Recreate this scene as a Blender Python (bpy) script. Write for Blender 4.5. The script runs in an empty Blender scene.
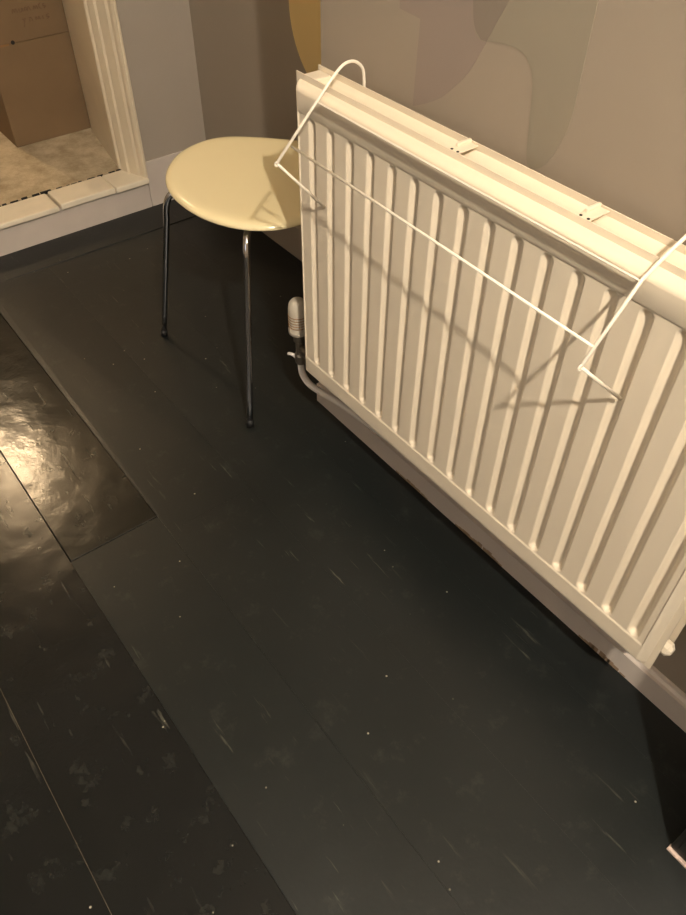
import bpy, bmesh, math, random
from mathutils import Vector, Matrix

random.seed(7)
sc = bpy.context.scene
C = sc.collection

# ------------------------------------------------------------------ camera
cam_d = bpy.data.cameras.new('camera')
cam_d.sensor_fit = 'VERTICAL'; cam_d.sensor_height = 36.0
cam_d.lens = 760.08 / 915 * 36.0
cam_d.clip_start = 0.02
cam = bpy.data.objects.new('camera', cam_d); C.objects.link(cam)
Rm = Matrix(((0.611, -0.575, 0.544), (0.792, 0.437, -0.427), (0.008, 0.691, 0.722)))
cx = Rm.col[0].normalized(); cz = Rm.col[2].normalized()
cy = cz.cross(cx).normalized(); cz = cx.cross(cy)
cam.matrix_world = Matrix(((cx.x, cy.x, cz.x, 0), (cx.y, cy.y, cz.y, 0), (cx.z, cy.z, cz.z, 1.2), (0, 0, 0, 1)))
sc.camera = cam

# ------------------------------------------------------------------ world, light, exposure
w = bpy.data.worlds.new('world'); sc.world = w; w.use_nodes = True
w.node_tree.nodes['Background'].inputs[0].default_value = (0.55, 0.65, 0.85, 1)
w.node_tree.nodes['Background'].inputs[1].default_value = 0.25
vs = sc.view_settings
vs.view_transform = 'Standard'; vs.look = 'None'; vs.gamma = 1; vs.use_curve_mapping = False
vs.exposure = 0.50

LAMP = Vector((0.77, -0.06, 2.24))        # pendant bulb of this room
LAMP_W = 4200.0                            # emission strength of the bulb
HALL_LAMP = Vector((-4.05, 0.40, 2.50))   # pendant bulb of the next room
HALL_W = 1050.0
# added soft fill from behind the camera, set outside an added window
ad = bpy.data.lights.new('added_fill_light', 'AREA'); ad.shape = 'RECTANGLE'; ad.size = 1.5; ad.size_y = 1.2
ad.energy = 6; ad.color = (1.0, 0.98, 0.97)
al = bpy.data.objects.new('added_fill_light', ad); C.objects.link(al)
al.location = (0.2, -2.42, 1.55); al.rotation_euler = (math.radians(90), 0, 0)


# ------------------------------------------------------------------ helpers
def lin(r, g, b):
    f = lambda v: (v / 255 / 12.92) if v <= 10 else ((v / 255 + 0.055) / 1.055) ** 2.4
    return (f(r), f(g), f(b), 1)

def new_mat(name, col, rough=0.5, metal=0.0, var=0.0, vscale=6.0, bump=0.0, bscale=60.0, spec=0.5, coat=0.0):
    m = bpy.data.materials.new(name); m.use_nodes = True
    nt = m.node_tree; N = nt.nodes; L = nt.links
    p = N['Principled BSDF']
    p.inputs['Base Color'].default_value = col
    p.inputs['Roughness'].default_value = rough
    p.inputs['Metallic'].default_value = metal
    p.inputs['Specular IOR Level'].default_value = spec
    p.inputs['Coat Weight'].default_value = coat
    tc = N.new('ShaderNodeTexCoord')
    if var:
        n = N.new('ShaderNodeTexNoise'); n.inputs['Scale'].default_value = vscale; n.inputs['Detail'].default_value = 6
        L.new(tc.outputs['Object'], n.inputs['Vector'])
        r = N.new('ShaderNodeMapRange'); r.inputs[1].default_value = 0.3; r.inputs[2].default_value = 0.7
        r.inputs[3].default_value = 1 - var; r.inputs[4].default_value = 1 + var
        L.new(n.outputs['Fac'], r.inputs[0])
        h = N.new('ShaderNodeHueSaturation'); h.inputs['Color'].default_value = col
        L.new(r.outputs[0], h.inputs['Value']); L.new(h.outputs[0], p.inputs['Base Color'])
    if bump:
        n2 = N.new('ShaderNodeTexNoise'); n2.inputs['Scale'].default_value = bscale; n2.inputs['Detail'].default_value = 4
        L.new(tc.outputs['Object'], n2.inputs['Vector'])
        b = N.new('ShaderNodeBump'); b.inputs['Strength'].default_value = bump; b.inputs['Distance'].default_value = 0.002
        L.new(n2.outputs['Fac'], b.inputs['Height']); L.new(b.outputs[0], p.inputs['Normal'])
    return m

def link(name, me, mat=None, parent=None, smooth=False):
    o = bpy.data.objects.new(name, me); C.objects.link(o)
    if mat: me.materials.append(mat)
    if parent: o.parent = parent
    if smooth:
        me.polygons.foreach_set('use_smooth', [True] * len(me.polygons))
    return o

def from_bm(name, bm, mat=None, parent=None, smooth=False):
    bmesh.ops.recalc_face_normals(bm, faces=bm.faces[:])
    me = bpy.data.meshes.new(name); bm.to_mesh(me); bm.free()
    return link(name, me, mat, parent, smooth)

def box(bm, x0, x1, y0, y1, z0, z1, bev=0.0, seg=2):
    r = bmesh.ops.create_cube(bm, size=1.0)
    for v in r['verts']:
        v.co = Vector((x0 if v.co.x < 0 else x1, y0 if v.co.y < 0 else y1, z0 if v.co.z < 0 else z1))
    if bev:
        es = {e for v in r['verts'] for e in v.link_edges}
        bmesh.ops.bevel(bm, geom=list(es), offset=bev, segments=seg, profile=0.5, affect='EDGES')

def box_obj(name, dims, mat, parent=None, bev=0.0, seg=2):
    bm = bmesh.new(); box(bm, *dims, bev=bev, seg=seg)
    return from_bm(name, bm, mat, parent)

def catmull(P, n=8, closed=False):
    P = [Vector(p) for p in P]; out = []
    k = len(P)
    rng = range(k) if closed else range(k - 1)
    for i in rng:
        if closed:
            a, b, c, d = P[(i - 1) % k], P[i], P[(i + 1) % k], P[(i + 2) % k]
        else:
            a, b, c, d = P[max(i - 1, 0)], P[i], P[i + 1], P[min(i + 2, k - 1)]
        for j in range(n):
            t = j / n
            out.append(0.5 * ((2 * b) + (c - a) * t + (2 * a - 5 * b + 4 * c - d) * t * t + (3 * b - a - 3 * c + d) * t ** 3))
    if not closed: out.append(P[-1])
    return out

def tube(bm, pts, rad, seg=10, cap=True):
    pts = [Vector(p) for p in pts]; n = len(pts)
    rs = rad if isinstance(rad, (list, tuple)) else [rad] * n
    rings = []
    t0 = (pts[1] - pts[0]).normalized()
    u = t0.orthogonal().normalized()
    for i, p in enumerate(pts):
        t = (pts[min(i + 1, n - 1)] - pts[max(i - 1, 0)]).normalized()
        u = (u - t * u.dot(t)).normalized(); v = t.cross(u)
        rings.append([bm.verts.new(p + (u * math.cos(2 * math.pi * k / seg) + v * math.sin(2 * math.pi * k / seg)) * rs[i]) for k in range(seg)])
    for a, b in zip(rings, rings[1:]):
        for k in range(seg):
            bm.faces.new((a[k], a[(k + 1) % seg], b[(k + 1) % seg], b[k]))
    if cap:
        bm.faces.new(rings[0][::-1]); bm.faces.new(rings[-1])

def tube_obj(name, pts, rad, mat, parent=None, seg=10):
    bm = bmesh.new(); tube(bm, pts, rad, seg)
    return from_bm(name, bm, mat, parent, True)

def lathe(bm, prof, ctr, seg=32, axis='Z'):
    rings = []
    for r, h in prof:
        ring = []
        for k in range(seg):
            a = 2 * math.pi * k / seg
            c, s = math.cos(a) * r, math.sin(a) * r
            co = {'Z': (c, s, h), 'X': (h, c, s), 'Y': (c, h, s)}[axis]
            ring.append(bm.verts.new(Vector(ctr) + Vector(co)))
        rings.append(ring)
    for a, b in zip(rings, rings[1:]):
        for k in range(seg):
            bm.faces.new((a[k], a[(k + 1) % seg], b[(k + 1) % seg], b[k]))
    bm.faces.new(rings[0][::-1]); bm.faces.new(rings[-1])

def lathe_obj(name, prof, ctr, mat, parent=None, seg=32, axis='Z', smooth=True):
    bm = bmesh.new(); lathe(bm, prof, ctr, seg, axis)
    return from_bm(name, bm, mat, parent, smooth)

def prism(bm, poly, z0, z1):
    a = [bm.verts.new((x, y, z0)) for x, y in poly]; b = [bm.verts.new((x, y, z1)) for x, y in poly]
    n = len(poly)
    for i in range(n): bm.faces.new((a[i], a[(i + 1) % n], b[(i + 1) % n], b[i]))
    bm.faces.new(a[::-1]); bm.faces.new(b)

def struct(o): o['kind'] = 'structure'; return o

def thing(name, label, cat, loc=(0, 0, 0), group=None):
    o = bpy.data.objects.new(name, None); C.objects.link(o); o.location = loc; o.empty_display_size = 0.05
    o['label'] = label; o['category'] = cat
    if group: o['group'] = group
    return o

def adopt(root):
    """keep the children's world-space vertices while the Empty sits at the thing's base"""
    inv = Matrix.Translation(-Vector(root.location))
    for ch in root.children: ch.matrix_parent_inverse = inv


# ------------------------------------------------------------------ materials
M = {}
M['wall'] = new_mat('wall_paint', lin(152, 140, 124), 0.75, var=0.03, vscale=3, bump=0.12, bscale=180)
M['wall_l'] = new_mat('wall_paint_door', lin(162, 152, 139), 0.7, var=0.03, vscale=4, bump=0.12, bscale=160)
M['ceiling'] = new_mat('ceiling_paint', lin(205, 196, 182), 0.85)
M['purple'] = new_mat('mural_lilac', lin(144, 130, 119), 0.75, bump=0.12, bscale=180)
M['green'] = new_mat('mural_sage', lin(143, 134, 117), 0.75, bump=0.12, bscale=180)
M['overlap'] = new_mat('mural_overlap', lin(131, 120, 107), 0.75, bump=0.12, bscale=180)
M['yellow'] = new_mat('mural_ochre', lin(228, 200, 138), 0.7, bump=0.12, bscale=180)
M['gloss_white'] = new_mat('white_gloss_paint', lin(202, 192, 182), 0.35, var=0.03, vscale=14, bump=0.1, bscale=70)
M['casing'] = new_mat('cream_woodwork', lin(216, 203, 178), 0.38, var=0.04, vscale=12, bump=0.1, bscale=60)
M['tile'] = new_mat('cream_tile', lin(232, 222, 200), 0.35, var=0.05, vscale=20, bump=0.12, bscale=60)
M['enamel'] = new_mat('radiator_enamel', lin(226, 214, 192), 0.28, spec=0.5, var=0.01, vscale=9)
M['wire'] = new_mat('wire_plastic_coat', lin(238, 230, 214), 0.32)
M['seat'] = new_mat('cream_lacquer', lin(238, 224, 180), 0.16, var=0.02, vscale=5, spec=0.5, bump=0.02, bscale=20)
M['chrome'] = new_mat('chrome', lin(200, 202, 206), 0.10, metal=1.0)
M['rubber'] = new_mat('black_rubber', lin(20, 20, 20), 0.6)
M['valve_white'] = new_mat('valve_plastic', lin(190, 182, 166), 0.4)
M['valve_metal'] = new_mat('valve_metal', lin(120, 112, 100), 0.35, metal=0.8)
M['worn'] = new_mat('worn_paint_line', lin(82, 74, 58), 0.6, var=0.3, vscale=60)
M['dark'] = new_mat('dark_gap', lin(16, 14, 12), 0.8)
M['pipe'] = new_mat('pipe_paint', lin(222, 216, 208), 0.4)
M['cardboard'] = new_mat('cardboard', lin(120, 99, 74), 0.8, var=0.06, vscale=7, bump=0.15, bscale=120, spec=0.2)
M['tape'] = new_mat('cardboard_edge', lin(136, 102, 66), 0.7, spec=0.2)
M['ink'] = new_mat('pen_ink', lin(106, 80, 56), 0.8)
M['cabinet'] = new_mat('cabinet_black', lin(34, 36, 34), 0.45, var=0.15, vscale=20)
M['cab_edge'] = new_mat('cabinet_worn_edge', lin(196, 176, 164), 0.7, var=0.35, vscale=140)
M['brass'] = new_mat('lamp_holder', lin(60, 56, 50), 0.4)
M['frame'] = new_mat('offwhite_paint', lin(230, 226, 218), 0.4)

def carpet_mat():
    m = new_mat('worn_carpet', lin(186, 170, 142), 0.95, bump=0.6, bscale=240, spec=0.1)
    nt = m.node_tree; N = nt.nodes; L = nt.links; p = N['Principled BSDF']
    tc = N.new('ShaderNodeTexCoord')
    n = N.new('ShaderNodeTexNoise'); n.inputs['Scale'].default_value = 11; n.inputs['Detail'].default_value = 8; n.inputs['Roughness'].default_value = 0.75
    L.new(tc.outputs['Object'], n.inputs['Vector'])
    r = N.new('ShaderNodeValToRGB'); r.color_ramp.elements[0].position = 0.35; r.color_ramp.elements[1].position = 0.62
    r.color_ramp.elements[0].color = lin(158, 142, 116); r.color_ramp.elements[1].color = lin(200, 186, 158)
    L.new(n.outputs['Fac'], r.inputs[0]); L.new(r.outputs[0], p.inputs['Base Color'])
    return m
M['carpet'] = carpet_mat()

def floor_mat(name, base, rough, bump_big):
    """black floor paint: brush/hardboard unevenness, scuffs along the boards and pale specks"""
    m = bpy.data.materials.new(name); m.use_nodes = True
    nt = m.node_tree; N = nt.nodes; L = nt.links; p = N['Principled BSDF']
    tc = N.new('ShaderNodeTexCoord')
    def noise(scale, detail=4, stretch=None, rgh=0.5):
        n = N.new('ShaderNodeTexNoise'); n.inputs['Scale'].default_value = scale; n.inputs['Detail'].default_value = detail
        n.inputs['Roughness'].default_value = rgh
        if stretch:
            mp = N.new('ShaderNodeMapping'); mp.inputs['Scale'].default_value = stretch[:3]
            mp.inputs['Rotation'].default_value = (0, 0, stretch[3] if len(stretch) > 3 else 0)
            L.new(tc.outputs['Object'], mp.inputs[0]); L.new(mp.outputs[0], n.inputs['Vector'])
        else: L.new(tc.outputs['Object'], n.inputs['Vector'])
        return n.outputs['Fac']
    def ramp(src, a, b, ca, cb):
        r = N.new('ShaderNodeValToRGB'); e = r.color_ramp.elements
        e[0].position = a; e[1].position = b; e[0].color = ca; e[1].color = cb
        L.new(src, r.inputs[0]); return r.outputs[0]
    def mix(f, a, b):
        x = N.new('ShaderNodeMix'); x.data_type = 'RGBA'
        L.new(f, x.inputs['Factor'])
        for s, v in (('A', a), ('B', b)):
            i = [q for q in x.inputs if q.name == s and q.type == 'RGBA'][0]
            if isinstance(v, tuple): i.default_value = v
            else: L.new(v, i)
        return [q for q in x.outputs if q.type == 'RGBA'][0]
    K, W = (0, 0, 0, 1), (1, 1, 1, 1)
    col = ramp(noise(2.6, 8, None, 0.6), 0.3, 0.72, tuple(v * 0.85 for v in base[:3]) + (1,), tuple(v * 1.25 for v in base[:3]) + (1,))
    smudge = ramp(noise(19, 8, None, 0.75), 0.56, 0.80, K, (0.15, 0.15, 0.15, 1))
    col = mix(smudge, col, lin(120, 122, 112))
    scr = ramp(noise(7, 5, (1.0, 11.0, 1.0, 0.0), 0.6), 0.64, 0.72, K, (0.45, 0.45, 0.45, 1))
    gate = ramp(noise(3.2, 3), 0.46, 0.62, K, W)
    sm = N.new('ShaderNodeMath'); sm.operation = 'MULTIPLY'; L.new(scr, sm.inputs[0]); L.new(gate, sm.inputs[1])
    col = mix(sm.outputs[0], col, lin(134, 132, 118))
    v = N.new('ShaderNodeTexVoronoi'); v.inputs['Scale'].default_value = 24; v.inputs['Randomness'].default_value = 1
    L.new(tc.outputs['Object'], v.inputs['Vector'])
    sp = ramp(v.outputs['Distance'], 0.028, 0.050, W, K)
    wn = ramp(v.outputs['Color'], 0.42, 0.62, K, W)
    s2 = N.new('ShaderNodeMath'); s2.operation = 'MULTIPLY'; L.new(sp, s2.inputs[0]); L.new(wn, s2.inputs[1])
    col = mix(s2.outputs[0], col, lin(176, 170, 152))
    L.new(col, p.inputs['Base Color'])
    rr = N.new('ShaderNodeMapRange'); rr.inputs[3].default_value = rough - 0.08; rr.inputs[4].default_value = rough + 0.12
    L.new(noise(4, 6), rr.inputs[0]); L.new(rr.outputs[0], p.inputs['Roughness'])
    p.inputs['Specular IOR Level'].default_value = 0.4
    b1 = N.new('ShaderNodeBump'); b1.inputs['Strength'].default_value = 1.0; b1.inputs['Distance'].default_value = bump_big
    L.new(noise(15, 1.5), b1.inputs['Height'])
    b2 = N.new('ShaderNodeBump'); b2.inputs['Strength'].default_value = 0.25; b2.inputs['Distance'].default_value = 0.0008
    L.new(noise(130, 3), b2.inputs['Height']); L.new(b1.outputs[0], b2.inputs['Normal'])
    L.new(b2.outputs[0], p.inputs['Normal'])
    return m
M['floor'] = floor_mat('black_floor_paint', lin(21, 25, 25), 0.38, 0.0006)
M['floor_shiny'] = floor_mat('black_floor_gloss', lin(22, 24, 22), 0.15, 0.0014)
M['floor_dark'] = floor_mat('black_floor_fresh_coat', lin(20, 22, 22), 0.19, 0.0014)

def emit(name, col, s):
    m = bpy.data.materials.new(name); m.use_nodes = True
    p = m.node_tree.nodes['Principled BSDF']
    p.inputs['Base Color'].default_value = (0, 0, 0, 1)
    p.inputs['Emission Color'].default_value = col; p.inputs['Emission Strength'].default_value = s
    return m
M['bulb'] = emit('bulb_glow', (1.0, 0.88, 0.73, 1), LAMP_W)
M['bulb_hall'] = emit('hall_bulb_glow', (1.0, 0.72, 0.42, 1), HALL_W)

# ------------------------------------------------------------------ room shell
XW, YB, YA = -2.147, 0.790, 1.120       # door wall, chimney breast face, alcove back
XE, YN, ZC = 2.40, -2.30, 2.65
BX = -1.077                              # left arris of the chimney breast
HZ = 0.104                               # floor level of the next room

floor = struct(box_obj('floor', (XW - 0.02, XE, YN, YA, -0.10, -0.020), M['dark']))
struct(box_obj('ceiling', (-5.6, XE + 0.1, YN - 0.1, YA + 0.2, ZC, ZC + 0.1), M['ceiling']))

# floorboards, running along the radiator wall
def board(x0, x1, y0, y1, top=0.0, m='floor', gap=0.0006, bev=0.0008, ease=0.0):
    bm = bmesh.new(); g = gap
    b = bev
    z0 = -0.020
    def ring(d, z): return [bm.verts.new(v) for v in ((x0 + g + d, y0 + g + d, z), (x1 - g - d, y0 + g + d, z), (x1 - g - d, y1 - g - d, z), (x0 + g + d, y1 - g - d, z))]
    A, B, D = ring(0, z0), ring(0, top - b), ring(b, top)
    if ease:                                  # one lifted, worn corner that dies out along the board
        D[0].co.y += ease; D[1].co.y += 0.002
        for k in (1, 2, 3): B[k].co.z = -0.0002; D[k].co.z = 0.0
    for P, Q in ((A, B), (B, D)):
        for k in range(4): bm.faces.new((P[k], P[(k + 1) % 4], Q[(k + 1) % 4], Q[k]))
    bm.faces.new(D); bm.faces.new(A[::-1])
    return from_bm('floorboard', bm, M[m], floor)

edge_x = -2.010                           # border board along the door wall
board(XW - 0.02, edge_x, YN, YA, top=0.0025, bev=0.0025)
rows = [-2.30, -2.08, -1.88, -1.68, -1.48, -1.28, -1.08, -0.88, -0.68, -0.48, -0.28, -0.08, 0.122, 0.309, 0.500, 0.690, 0.890, YA]
for i, (a, b) in enumerate(zip(rows, rows[1:])):
    if abs(a - 0.122) < 1e-6:
        # the patched-in piece that stands a little proud, beside its lower neighbour
        board(edge_x, -1.000, a, b, top=0.0022, m='floor_shiny', gap=0.0008, bev=0.0014)
        board(-1.000, XE, a, b, gap=0.0001, bev=0.0002)
    elif abs(a + 0.08) < 1e-6:
        board(edge_x, 0.9, a, b, m='floor_dark', gap=0.0002, bev=0.0004)
        board(0.9, XE, a, b)
    elif abs(a + 0.28) < 1e-6:
        wb = board(edge_x, 1.2, a, b, m='floor_dark', gap=0.0001, bev=0.0003)
        box_obj('worn_line', (-0.86, -0.30, b - 0.0010, b - 0.0002, 0.0, 0.0004), M['worn'], wb); board(1.2, XE, a, b)
    else:
        if abs(a - 0.309) < 1e-6:
            board(edge_x, -0.95, a, b, top=0.0050, gap=0.00003, bev=0.0018, ease=0.015); board(-0.95, XE, a, b, gap=0.00003, bev=0.0001); continue
        s = [edge_x + 0.9 + 2.6 * ((i * 0.618) % 1.0)]
        if a > 0.3: s = [0.35 + 0.3 * (i % 3)]
        board(edge_x, s[0], a, b, gap=0.00003, bev=0.0001); board(s[0], XE, a, b, gap=0.00003, bev=0.0001)

# chimney breast and alcove
wall_chimney = struct(box_obj('wall_chimney', (BX, XE, YB, YA + 0.15, -0.02, ZC), M['wall']))
wall_alcove = struct(box_obj('wall_alcove', (-2.55, BX, YA, YA + 0.15, -0.02, ZC), M['wall']))
struct(box_obj('wall_right', (XE, XE + 0.12, YN, YA, -0.02, ZC), M['wall']))

# flat painted mural shapes (0.4 mm of paint)
def paint(name, pts, y, mat, parent, smooth=True, lift=0.0004):
    bm = bmesh.new()
    fr = [bm.verts.new((x, y - lift, z)) for x, z in pts]; bk = [bm.verts.new((x, y, z)) for x, z in pts]
    n = len(pts)
    bm.faces.new(fr)
    for k in range(n): bm.faces.new((fr[k], fr[(k + 1) % n], bk[(k + 1) % n], bk[k]))
    return from_bm(name, bm, mat, parent)
def sm2(pts, n=6): return [(v.x, v.y) for v in catmull([(x, z, 0) for x, z in pts], n)]
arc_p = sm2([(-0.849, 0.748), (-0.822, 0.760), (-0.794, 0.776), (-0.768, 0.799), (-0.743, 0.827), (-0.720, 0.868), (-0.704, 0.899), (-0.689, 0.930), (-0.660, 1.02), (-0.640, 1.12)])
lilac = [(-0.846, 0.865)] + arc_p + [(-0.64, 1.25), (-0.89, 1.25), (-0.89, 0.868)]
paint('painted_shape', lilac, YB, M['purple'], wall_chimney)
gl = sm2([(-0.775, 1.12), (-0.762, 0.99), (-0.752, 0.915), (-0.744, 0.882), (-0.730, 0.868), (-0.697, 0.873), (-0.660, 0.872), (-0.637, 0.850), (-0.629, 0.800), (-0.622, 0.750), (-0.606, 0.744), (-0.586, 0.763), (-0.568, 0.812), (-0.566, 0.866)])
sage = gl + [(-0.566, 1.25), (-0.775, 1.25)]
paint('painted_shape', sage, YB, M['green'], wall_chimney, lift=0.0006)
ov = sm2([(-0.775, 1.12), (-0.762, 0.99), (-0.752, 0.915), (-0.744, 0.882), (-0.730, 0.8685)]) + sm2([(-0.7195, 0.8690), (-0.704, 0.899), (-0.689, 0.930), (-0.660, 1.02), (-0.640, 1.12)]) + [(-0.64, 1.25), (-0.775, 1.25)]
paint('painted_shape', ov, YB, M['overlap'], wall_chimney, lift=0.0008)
disc = [(-1.466 + 0.185 * math.cos(t * math.pi / 32), 0.657 + 0.185 * math.sin(t * math.pi / 32)) for t in range(64)]
paint('painted_shape', disc, YA, M['yellow'], wall_alcove)

# wall with the doorway (0.4 m thick, splayed opening raised by a step)
OY0 = -0.30                              # far side of the opening
bm = bmesh.new()
box(bm, -2.545, XW, 0.905, YA, -0.02, ZC)          # pier between door and alcove
box(bm, -2.545, XW, YN, OY0 - 0.05, -0.02, ZC)     # other side
box(bm, -2.545, XW, OY0 - 0.05, 0.905, 2.15, ZC)   # over the door
wall_left = struct(from_bm('wall_left', bm, M['wall_l']))

# doorway woodwork: moulded front, splayed reveal
prof = [(-2.152, 0.9045), (-2.140, 0.9035), (-2.133, 0.899), (-2.134, 0.893), (-2.143, 0.888), (-2.155, 0.886), (-2.162, 0.880), (-2.186, 0.872), (-2.194, 0.870), (-2.198, 0.864),
        (-2.218, 0.858), (-2.226, 0.8575), (-2.232, 0.852), (-2.242, 0.8515), (-2.252, 0.856), (-2.540, 0.9035), (-2.540, 0.9045)]
bm = bmesh.new(); prism(bm, prof, HZ, 2.15)
trim1 = struct(from_bm('trim_1', bm, M['casing']))
bm = bmesh.new(); prism(bm, [(x, OY0 + 0.855 - y) for x, y in prof], HZ, 2.15)
struct(from_bm('trim_2', bm, M['casing']))
struct(box_obj('trim_3', (-2.545, -2.135, OY0 - 0.04, 0.904, 2.10, 2.15), M['casing'], bev=0.004))

# step riser + skirting by the door, nosing tiles
riser = struct(box_obj('baseboard_left', (-2.235, XW + 0.004, OY0 - 0.05, 0.902, -0.015, 0.086), M['gloss_white'], bev=0.003))
struct(box_obj('baseboard_corner', (XW - 0.001, XW + 0.004, 0.9025, YA - 0.025, -0.015, 0.146), M['gloss_white'], bev=0.002))
ty = [0.900, 0.789, 0.612, 0.425, 0.24, 0.055, -0.13, OY0 - 0.02]
for k, (b, a) in enumerate(zip(ty, ty[1:])):
    g0 = 0.0035 if abs(b - 0.612) < 1e-6 else 0.0008
    g1 = 0.0035 if abs(a - 0.612) < 1e-6 else 0.0008
    dz = (0.0, 0.001, -0.0015, 0.0015, 0, 0.001, 0)[k]; dx = (0.003, 0.0, 0.002, -0.003, 0, 0, 0)[k]
    t = box_obj('nosing_tile', (-2.229, -2.129 + dx, a + g1, b - g0, 0.086, HZ + dz), M['tile'], riser, bev=0.004, seg=3)
# dark ragged edge between tile and carpet
bm = bmesh.new(); y = OY0
while y < 0.855:
    l = random.uniform(0.008, 0.035); wd = random.uniform(0.001, 0.006)
    box(bm, -2.230 - wd, -2.2285, y, y + l, 0.098, HZ + random.uniform(0.0008, 0.0022)); y += l + random.uniform(0.003, 0.02)
rag = from_bm('carpet_edge', bm, M['dark'], riser); rag['kind'] = 'stuff'

# the next room
hall = struct(box_obj('floor_hall', (-5.5, -2.2295, YN, YA + 0.6, 0.0, HZ), M['carpet']))
struct(box_obj('wall_hall_far', (-5.6, -5.5, YN, YA + 0.6, 0.0, ZC), M['wall_l']))
struct(box_obj('wall_hall_side', (-5.5, -2.545, YA + 0.16, YA + 0.26, HZ, ZC), M['wall_l']))
struct(box_obj('wall_hall_end', (-5.5, -2.545, YN - 0.1, YN, HZ, ZC), M['wall_l']))

# skirtings
bm = bmesh.new(); box(bm, BX - 0.012, XE, YB - 0.015, YB, -0.015, 0.062); 
bmesh.ops.bevel(bm, geom=[e for e in bm.edges if all(v.co.z > 0.05 and v.co.y < YB - 0.01 for v in e.verts)], offset=0.010, segments=3, affect='EDGES')
sk = struct(from_bm('baseboard_chimney', bm, M['gloss_white']))
struct(box_obj('baseboard_alcove', (XW + 0.004, BX, YA - 0.025, YA, -0.015, 0.10), M['wall'], bev=0.004))
struct(box_obj('baseboard_return', (BX - 0.012, BX, YB, YA - 0.0255, -0.015, 0.062), M['gloss_white'], bev=0.003))
# chipped paint along the bottom of the skirting
chip = bmesh.new()
for x0, n, h in ((-0.80, 9, 0.006), (-0.62, 12, 0.011), (-0.30, 9, 0.012)):
    for k in range(n):
        x = x0 + k * 0.011 + random.uniform(-.003, .003); hh = h * random.uniform(0.3, 1) * math.sin(math.pi * (k + .5) / n)
        box(chip, x, x + 0.012, YB - 0.0154, YB - 0.0149, 0.0, 0.003 + hh)
cp = from_bm('chipped_patch', chip, new_mat('bare_plaster', lin(150, 128, 104), 0.8), sk); cp['kind'] = 'stuff'

# wall behind the camera, with an unseen window added for the fill light
bm = bmesh.new()
wx0, wx1, wz0, wz1 = -0.60, 1.00, 0.90, 2.20
box(bm, XW, wx0, YN - 0.1, YN, -0.02, ZC); box(bm, wx1, XE + 0.12, YN - 0.1, YN, -0.02, ZC)
box(bm, wx0, wx1, YN - 0.1, YN, -0.02, wz0); box(bm, wx0, wx1, YN - 0.1, YN, wz1, ZC)
struct(from_bm('wall_back', bm, M['wall']))
bm = bmesh.new()
for d in ((wx0, wx0 + .05, wz0, wz1), (wx1 - .05, wx1, wz0, wz1), (wx0, wx1, wz0, wz0 + .05), (wx0, wx1, wz1 - .05, wz1), (.175, .225, wz0, wz1)):
    box(bm, d[0], d[1], YN - 0.08, YN - 0.03, d[2], d[3])
struct(from_bm('added_window', bm, M['frame']))

# ------------------------------------------------------------------ radiator
rad = thing('radiator', 'long cream steel panel radiator with vertical grooves on the chimney breast wall', 'radiator', (-0.59, 0.722, 0.171))
RX0, RX1, RZ0, RZ1 = -1.025, -0.155, 0.171, 0.766
GX = [-0.9685 + k * 0.04825 for k in range(17)]; HW = 0.0100
FL, SH = 0.009, 0.012

def samples():
    xs = {RX0, RX1}
    for d in (FL, FL + SH * .15, FL + SH * .3, FL + SH * .5, FL + SH * .75, FL + SH, FL + SH * 1.1): xs |= {RX0 + d, RX1 - d}
    for g in GX:
        for t in (-1.30, -1.08, -1, -.85, -.7, -.5, -.3, -.15, 0, .15, .3, .5,   .7, .85, 1, 1.08, 1.30): xs.add(g + t * HW)
    xs = sorted(xs); out = [xs[0]]
    for x in xs[1:]:
        if x - out[-1] > 0.0006: out.append(x)
    zs = {RZ0, RZ1}
    for d in (FL, FL + SH * .15, FL + SH * .3, FL + SH * .5, FL + SH * .75, FL + SH, FL + SH * 1.1, FL + SH * 1.4): zs |= {RZ0 + d, RZ1 - d}
    for c in (0.226, 0.715):
        zs |= {c - 0.0045, c - 0.0022, c - 0.0015, c, c + 0.0015}
    for k in range(9):
        zs.add(0.228 + 0.015 * k / 8); zs.add(0.713 - 0.015 * k / 8)
    for k in range(1, 12): zs.add(0.25 + (0.69 - 0.25) * k / 12)
    zs = sorted(zs); oz = [zs[0]]
    for z in zs[1:]:
        if z - oz[-1] > 0.0005: oz.append(z)
    return out, oz

def proud(x, z):
    e = min(x - RX0, RX1 - x, z - RZ0, RZ1 - z)
    t = max(0, min(1, (e - FL) / SH)); s = math.sin(t * math.pi / 2) ** 0.8 if t > 0 else 0
    h = 0.0150 * s
    if t >= 1:
        a = max(0, min(1, (z - 0.2245) / 0.003)) * max(0, min(1, (0.7165 - z) / 0.003))
        h -= 0.0018 * a
        for g in GX:
            if abs(x - g) < HW:
                zz = max(0.2375, min(0.7035, z)); d = math.hypot(x - g, z - zz) / HW
                if d < 1:
                    u = max(0, min(1, (1 - d) / 0.75)); h -= 0.0100 * (u * u * (3 - 2 * u) * 0.3 + u * 0.7)
    return h

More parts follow.
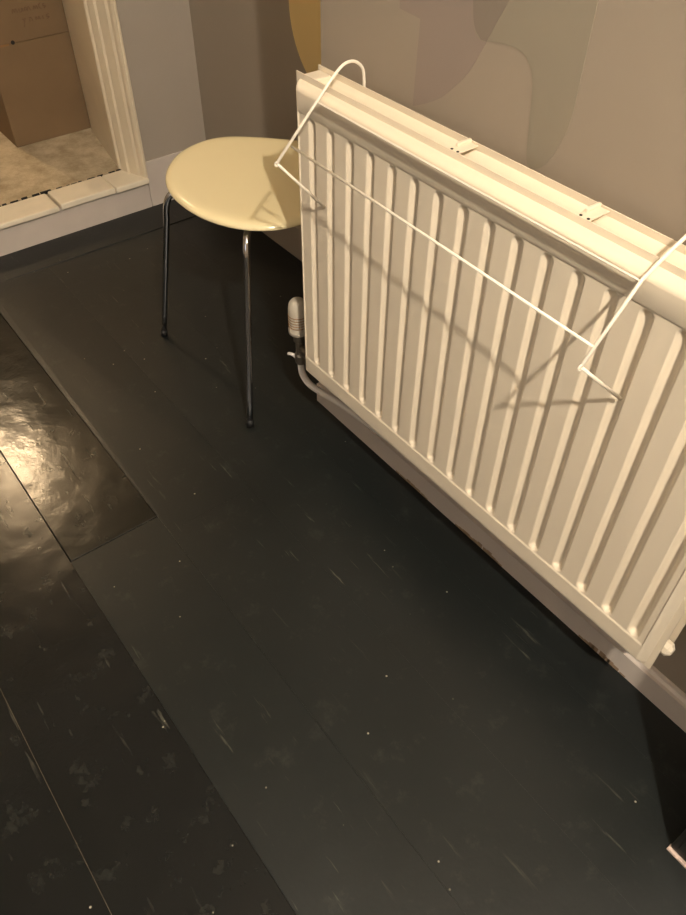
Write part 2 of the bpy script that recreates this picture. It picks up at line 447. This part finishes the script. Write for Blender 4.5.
def panel(name, y, parent):
    xs, zs = samples(); nx, nz = len(xs), len(zs)
    V, F = [], []
    for sgn in (-1, 1):
        for z in zs:
            for x in xs:
                V.append((x, y + sgn * (0.0008 + proud(x, z) * (1.0 if sgn < 0 else 0.75)), z))
    n = nx * nz
    for j in range(nz - 1):
        for i in range(nx - 1):
            a = j * nx + i
            F.append((a, a + 1, a + nx + 1, a + nx)); F.append((n + a, n + a + nx, n + a + nx + 1, n + a + 1))
    for i in range(nx - 1):
        F.append((i, n + i, n + i + 1, i + 1)); a = (nz - 1) * nx + i; F.append((a, a + 1, n + a + 1, n + a))
    for j in range(nz - 1):
        a = j * nx; F.append((a, a + nx, n + a + nx, n + a)); a = j * nx + nx - 1; F.append((a, n + a, n + a + nx, a + nx))
    me = bpy.data.meshes.new(name); me.from_pydata(V, [], F); me.validate()
    o = link(name, me, M['enamel'], parent, True)
    me.set_sharp_from_angle(angle=math.radians(50))
    return o
panel('front_panel', 0.705, rad)
panel('back_panel', 0.747, rad)
# zig-zag convector sheet between the panels
bm = bmesh.new(); prev = None; k = 0; x = RX0 + 0.05
while x < RX1 - 0.05:
    y = 0.7185 if k % 2 else 0.7315
    a, b = bm.verts.new((x, y, 0.205)), bm.verts.new((x, y, 0.732))
    if prev: bm.faces.new((prev[0], a, b, prev[1]))
    prev = (a, b); k += 1; x += 0.0125
from_bm('convector_fins', bm, M['enamel'], rad)
# connecting blocks at the four corners
for x0, x1 in ((RX0 + 0.012, RX0 + 0.050), (RX1 - 0.050, RX1 - 0.012)):
    for z0, z1 in ((0.190, 0.230), (0.710, 0.750)):
        box_obj('end_block', (x0, x1, 0.712, 0.738, z0, z1), M['enamel'], rad, bev=0.004)
box_obj('end_cover', (RX0 + 0.004, RX0 + 0.036, 0.7062, 0.7455, 0.742, 0.7605), M['enamel'], rad, bev=0.003)
# little clips bridging the two top edges
for x in (-0.678, -0.463):
    bm = bmesh.new()
    box(bm, x - 0.009, x + 0.009, 0.7062, 0.7455, 0.7625, 0.7640, bev=0.0004, seg=1)
    box(bm, x - 0.009, x - 0.004, 0.720, 0.7455, 0.7640, 0.7690, bev=0.0008, seg=1)
    c = from_bm('top_clip', bm, M['enamel'], rad)
    for dx in (-0.0055, 0.0055):
        lathe_obj('rivet_hole', [(0.0020, 0), (0.0020, 0.0006)], (x + dx, 0.7110, 0.7640), M['dark'], c, 12)
# wall brackets
for x in (-0.86, -0.29):
    bm = bmesh.new(); box(bm, x - .012, x + .012, YB - .004, YB - .0005, .27, .70); box(bm, x - .012, x + .012, 0.759, YB - .001, .30, .325); box(bm, x - .012, x + .012, 0.759, YB - .001, .62, .645)
    from_bm('wall_bracket', bm, M['enamel'], rad)
# thermostatic valve on the left, blanking plug on the right
vx, vy = -1.074, 0.7235
vb = bmesh.new()
lathe(vb, [(0.011, 0.150), (0.013, 0.158), (0.013, 0.172), (0.010, 0.176), (0.010, 0.206), (0.014, 0.210), (0.014, 0.224), (0.011, 0.226)], (vx, vy, 0), 16)
lathe(vb, [(0.009, 0), (0.009, 0.018), (0.014, 0.019), (0.014, 0.034), (0.010, 0.036), (0.010, 0.072)], (vx, vy, 0.192), 12, 'X')
vbo = from_bm('valve_body', vb, M['valve_metal'], rad)
vh = lathe_obj('valve_head', [(0.0165, 0.226), (0.021, 0.229), (0.0215, 0.238), (0.0195, 0.242), (0.0205, 0.262), (0.0200, 0.288), (0.0180, 0.300), (0.0130, 0.307), (0.005, 0.309)], (vx - 0.004, vy, 0), M['valve_white'], vbo, 28)
for k in range(5):
    z = 0.248 + 0.0065 * k
    ring = [(vx - .004 + math.cos(math.pi * q / 12) * 0.0203, vy + math.sin(math.pi * q / 12) * 0.0203, z) for q in range(-14, 3)]
    tube_obj('grip_slot', ring, 0.0009, M['tape'], vbo, 6)
lathe_obj('blanking_plug', [(0.006, 0), (0.012, 0.001), (0.012, 0.010), (0.009, 0.013), (0.006, 0.016)], (RX1 - 0.006, 0.7255, 0.212), M['enamel'], rad, 8, 'X', False)
# pipe from the valve, bending under the radiator and along the skirting
pts = catmull([(vx, vy, 0.160), (vx, vy, 0.140), (vx + 0.004, vy + 0.001, 0.118), (vx + 0.020, vy + 0.006, 0.099), (vx + 0.050, vy + 0.016, 0.090), (vx + 0.11, vy + 0.030, 0.087), (-0.86, 0.764, 0.087), (-0.815, 0.768, 0.087), (-0.80, 0.774, 0.087), (-0.797, 0.780, 0.087)], 8)
tube_obj('pipe', pts, 0.0075, M['pipe'], rad, 12)
tube_obj('pipe_tail', catmull([(vx - 0.002, vy - 0.004, 0.152), (vx - 0.010, vy - 0.008, 0.164), (vx - 0.020, vy - 0.012, 0.166), (vx - 0.026, vy - 0.014, 0.163)], 5), [0.004] * 10 + [0.0035] * 6, M['pipe'], rad, 8)
adopt(rad)

# ------------------------------------------------------------------ wire drying rack hooked over the radiator
rack = thing('drying_rack', 'white wire airer rack hooked over the radiator top', 'drying rack', (-0.635, 0.690, 0.582))
def arm(x, tip, end, hook, wr=0.0023):
    o = tube_obj('hook_arm', catmull(hook, 7) + [tip], wr, M['wire'], rack, 10)
    tube_obj('support_leg', [tip, end], wr * 0.95, M['wire'], rack, 10)
    x = tip[0]
    ring = [(x, tip[1] + 0.0035 * math.cos(a * math.pi / 8), tip[2] - 0.001 + 0.0035 * math.sin(a * math.pi / 8)) for a in range(17)]
    tube_obj('eyelet', ring, 0.0012, M['wire'], o, 8)
    return o
xl = -0.935
aL = arm(xl, (xl, 0.601, 0.681), (xl, 0.6895, 0.582), [(xl, 0.7665, 0.748), (xl, 0.7660, 0.764), (xl, 0.7625, 0.782), (xl, 0.750, 0.7935), (xl, 0.736, 0.7965), (xl, 0.722, 0.7925), (xl, 0.704, 0.779)])
aR = arm(-0.346, (-0.346, 0.596, 0.677), (-0.336, 0.6895, 0.588), [(-0.343, 0.7685, 0.742), (-0.343, 0.7680, 0.762), (-0.343, 0.7645, 0.783), (-0.343, 0.752, 0.797), (-0.343, 0.737, 0.799), (-0.345, 0.721, 0.790), (-0.350, 0.703, 0.772), (-0.355, 0.681, 0.749)])
tube_obj('front_rail', [(xl, 0.629, 0.699), (-0.349, 0.613, 0.695)], 0.0019, M['wire'], rack, 8)
# flat strip rail lying along the radiator's shoulder
bm = bmesh.new()
def strip_pt(x, y, z, s, t):      # s along the width, t thickness
    wdir = Vector((0, -0.80, 0.60)); n = Vector((0, 0.60, 0.80))
    return Vector((x, y, z)) + wdir * s + n * t
q = []
for (x, y, z) in ((-0.935, 0.682, 0.750), (-0.356, 0.680, 0.747)):
    q.append([bm.verts.new(strip_pt(x, y, z, s, t)) for s, t in ((-.005, -.001), (.005, -.001), (.005, .001), (-.005, .001))])
for k in range(4): bm.faces.new((q[0][k], q[0][(k + 1) % 4], q[1][(k + 1) % 4], q[1][k]))
bm.faces.new(q[0][::-1]); bm.faces.new(q[1])
from_bm('back_rail', bm, M['wire'], rack)
adopt(rack)

# ------------------------------------------------------------------ stool
SC = Vector((-1.336, 0.811, 0.003))
stool = thing('stool', 'rounded cream lacquered stool with chrome legs beside the radiator', 'stool', (SC.x, SC.y, 0))
tab = [(0, .207), (20, .200), (33, .198), (50, .206), (65, .214), (78, .217), (92, .214), (108, .200), (123, .190), (134, .187), (152, .196), (163, .210), (174, .2235), (187, .222), (200, .218),
       (216, .207), (230, .200), (250, .191), (272, .187), (292, .194), (306, .202), (316, .209), (329, .216), (340, .217), (360, .207)]
def seat_r(deg):          # rounded-triangle outline
    acc = 0; wsum = 0
    for q in range(-360, 720, 4):
        g = math.exp(-((q - deg) / 9.0) ** 2); t = q % 360
        for (a, ra), (b, rb) in zip(tab, tab[1:]):
            if a <= t < b: acc += g * (ra + (rb - ra) * (t - a) / (b - a)); wsum += g; break
    return acc / wsum
prof = [(0.005, 0.4428), (0.25, 0.4429), (0.50, 0.4434), (0.70, 0.4444), (0.84, 0.4455), (0.91, 0.4456), (0.955, 0.4442), (0.982, 0.4412), (0.997, 0.4372), (1.0, 0.4342), (0.996, 0.4325), (0.985, 0.4322), (0.95, 0.4350), (0.84, 0.4375), (0.50, 0.4355), (0.005, 0.4350)]
bm = bmesh.new(); rings = []; NS = 96
rr = [seat_r(360 * k / NS) for k in range(NS)]
for f, z in prof:
    rings.append([bm.verts.new((SC.x + f * rr[k] * math.cos(2 * math.pi * k / NS), SC.y + f * rr[k] * math.sin(2 * math.pi * k / NS), z + SC.z)) for k in range(NS)])
for a, b in zip(rings, rings[1:]):
    for k in range(NS): bm.faces.new((a[k], a[(k + 1) % NS], b[(k + 1) % NS], b[k]))
bm.faces.new(rings[0][::-1]); bm.faces.new(rings[-1])
from_bm('seat', bm, M['seat'], stool, True)
bm = bmesh.new(); lathe(bm, [(0.105, 0.4355), (0.105, 0.4265), (0.075, 0.4265), (0.075, 0.4350)], (SC.x, SC.y, 0), 40)
from_bm('mounting_ring', bm, M['chrome'], stool, True)
for top, foot in (((-1.428, 0.636), (-1.530, 0.610)), ((-1.172, 0.672), (-1.110, 0.602)), ((-1.326, 0.975), (-1.322, 1.060))):
    T, Ft = Vector((top[0], top[1], 0)), Vector((foot[0], foot[1], 0))
    inn = SC + (T - SC) * 0.42
    d = (Ft - T)
    P = catmull([(inn.x, inn.y, 0.4225), ((SC + (T - SC) * .80).x, (SC + (T - SC) * .80).y, 0.4225), ((SC + (T - SC) * .95).x, (SC + (T - SC) * .95).y, 0.4170), ((T + d * .04).x, (T + d * .04).y, 0.3950), ((T + d * .12).x, (T + d * .12).y, 0.3600)], 6)
    P += [T + d * (0.12 + 0.86 * k / 6) + Vector((0, 0, 0.3600 * (1 - k / 6) + 0.012 * k / 6)) for k in range(1, 7)]
    lg = tube_obj('leg', P, 0.0072, M['chrome'], stool, 16)
    tube_obj('foot_cap', [Ft + Vector((0, 0, 0.0005)), Ft + Vector((0, 0, 0.018)) - d * .03], 0.0085, M['rubber'], lg, 14)
adopt(stool)

# ------------------------------------------------------------------ cardboard box in the next room
bx = thing('cardboard_box', 'tall brown cardboard box with pen scrawl standing beyond the doorway', 'box', (-2.76, 0.87, HZ))
X1, X0, Y0, Y1, Z1 = -2.568, -2.97, 0.656, 1.10, 0.66
box_obj('carton', (X0, X1, Y0, Y1, HZ, 0.402), M['cardboard'], bx, bev=0.003)
box_obj('carton_sleeve', (X0 + 0.001, X1 - 0.001, Y0 + 0.001, Y1 - 0.001, 0.4022, Z1), M['cardboard'], bx, bev=0.003)
bm = bmesh.new(); lathe(bm, [(0.006, 0), (0.006, 0.0012)], (X1 - 0.0005, 0.735, 0.4045), 14, 'X')
from_bm('hand_hole', bm, M['dark'], bx)
box_obj('slit', (X1 - 0.001, X1 + 0.0008, Y0 + 0.003, 0.722, 0.3985, 0.4035), M['tape'], bx)
def scrawl(lines):
    for name, y0, z0, wdt, strokes in lines:
        pts2 = [(y0 + a * wdt, z0 + b * 0.016) for a, b in strokes]
        c = catmull([(X1 + 0.0004, y, z) for y, z in pts2], 4)
        tube_obj(name, c, 0.0011, M['ink'], bx, 5)
sA = [(0, .2), (.03, .9), (.07, .3), (.11, .9), (.15, .2)]
sB = [(.20, .8), (.22, .2), (.27, .3), (.30, .8), (.31, .2)]
sC = [(.36, .2), (.38, .8), (.42, .7), (.43, .2), (.46, .75), (.50, .7), (.52, .2)]
sD = [(.62, .2), (.64, .8), (.68, .3), (.71, .8), (.74, .2)]
sE = [(.84, 1.1), (.79, .8), (.79, .4), (.84, .1)]
sF = [(.97, .9), (.90, .8), (.92, .5), (.98, .4), (.92, .1)]
ln = [('pen_stroke', 0.757, 0.476, 0.105, s) for s in (sA, sB, sC, sD, sE, sF)]
tA = [(0, .9), (.05, .4), (.10, .9), (.05, .3), (.0, -.5)]
tB = [(.22, .2), (.24, .8), (.32, .7), (.34, .2)]
tC = [(.46, .2), (.48, .8), (.54, .3), (.58, .8), (.62, .2)]
tD = [(.72, .8), (.73, .2)]
tE = [(.95, .9), (.86, .8), (.87, .5), (.96, .4), (.86, .1)]
ln += [('pen_stroke', 0.782, 0.447, 0.085, s) for s in (tA, tB, tC, tD, tE)]
scrawl(ln)
adopt(bx)

# ------------------------------------------------------------------ dark cabinet at the right, only its corner in view
cab = thing('cabinet', 'black narrow cabinet with worn pale bottom edge at the right of the radiator', 'cabinet', (0.36, 0.69, 0))
box_obj('carcass', (0.014, 0.70, 0.606, YB - 0.016, 0.004, 0.95), M['cabinet'], cab, bev=0.003)
box_obj('door', (0.022, 0.355, 0.600, 0.606, 0.03, 0.93), M['cabinet'], cab, bev=0.002)
box_obj('door', (0.359, 0.692, 0.600, 0.606, 0.03, 0.93), M['cabinet'], cab, bev=0.002)
box_obj('worn_edge', (0.013, 0.701, 0.601, 0.612, 0.0, 0.005), M['cab_edge'], cab, bev=0.001)
adopt(cab)

# ------------------------------------------------------------------ pendant lamps
def pendant(p, mat, label):
    t = thing('pendant_lamp', label, 'lamp', (p.x, p.y, ZC))
    tube_obj('cord', [(p.x, p.y, p.z + 0.09), (p.x, p.y, ZC - 0.02)], 0.003, M['brass'], t, 8)
    lathe_obj('ceiling_rose', [(0.045, ZC - 0.001), (0.042, ZC - 0.018), (0.01, ZC - 0.03)], (p.x, p.y, 0), M['frame'], t, 24)
    lathe_obj('bulb_holder', [(0.014, p.z + 0.035), (0.018, p.z + 0.04), (0.018, p.z + 0.08), (0.008, p.z + 0.095)], (p.x, p.y, 0), M['brass'], t, 20)
    pr = [(0.030 * math.sin(math.pi * k / 16) + 0.0005, p.z - 0.030 * math.cos(math.pi * k / 16)) for k in range(15)] + [(0.012, p.z + 0.037)]
    lathe_obj('bulb', pr, (p.x, p.y, 0), mat, t, 24)
    adopt(t)
pendant(LAMP, M['bulb'], 'bare pendant bulb above the right of the black floor')
pendant(HALL_LAMP, M['bulb_hall'], 'bare pendant bulb in the room beyond the doorway')
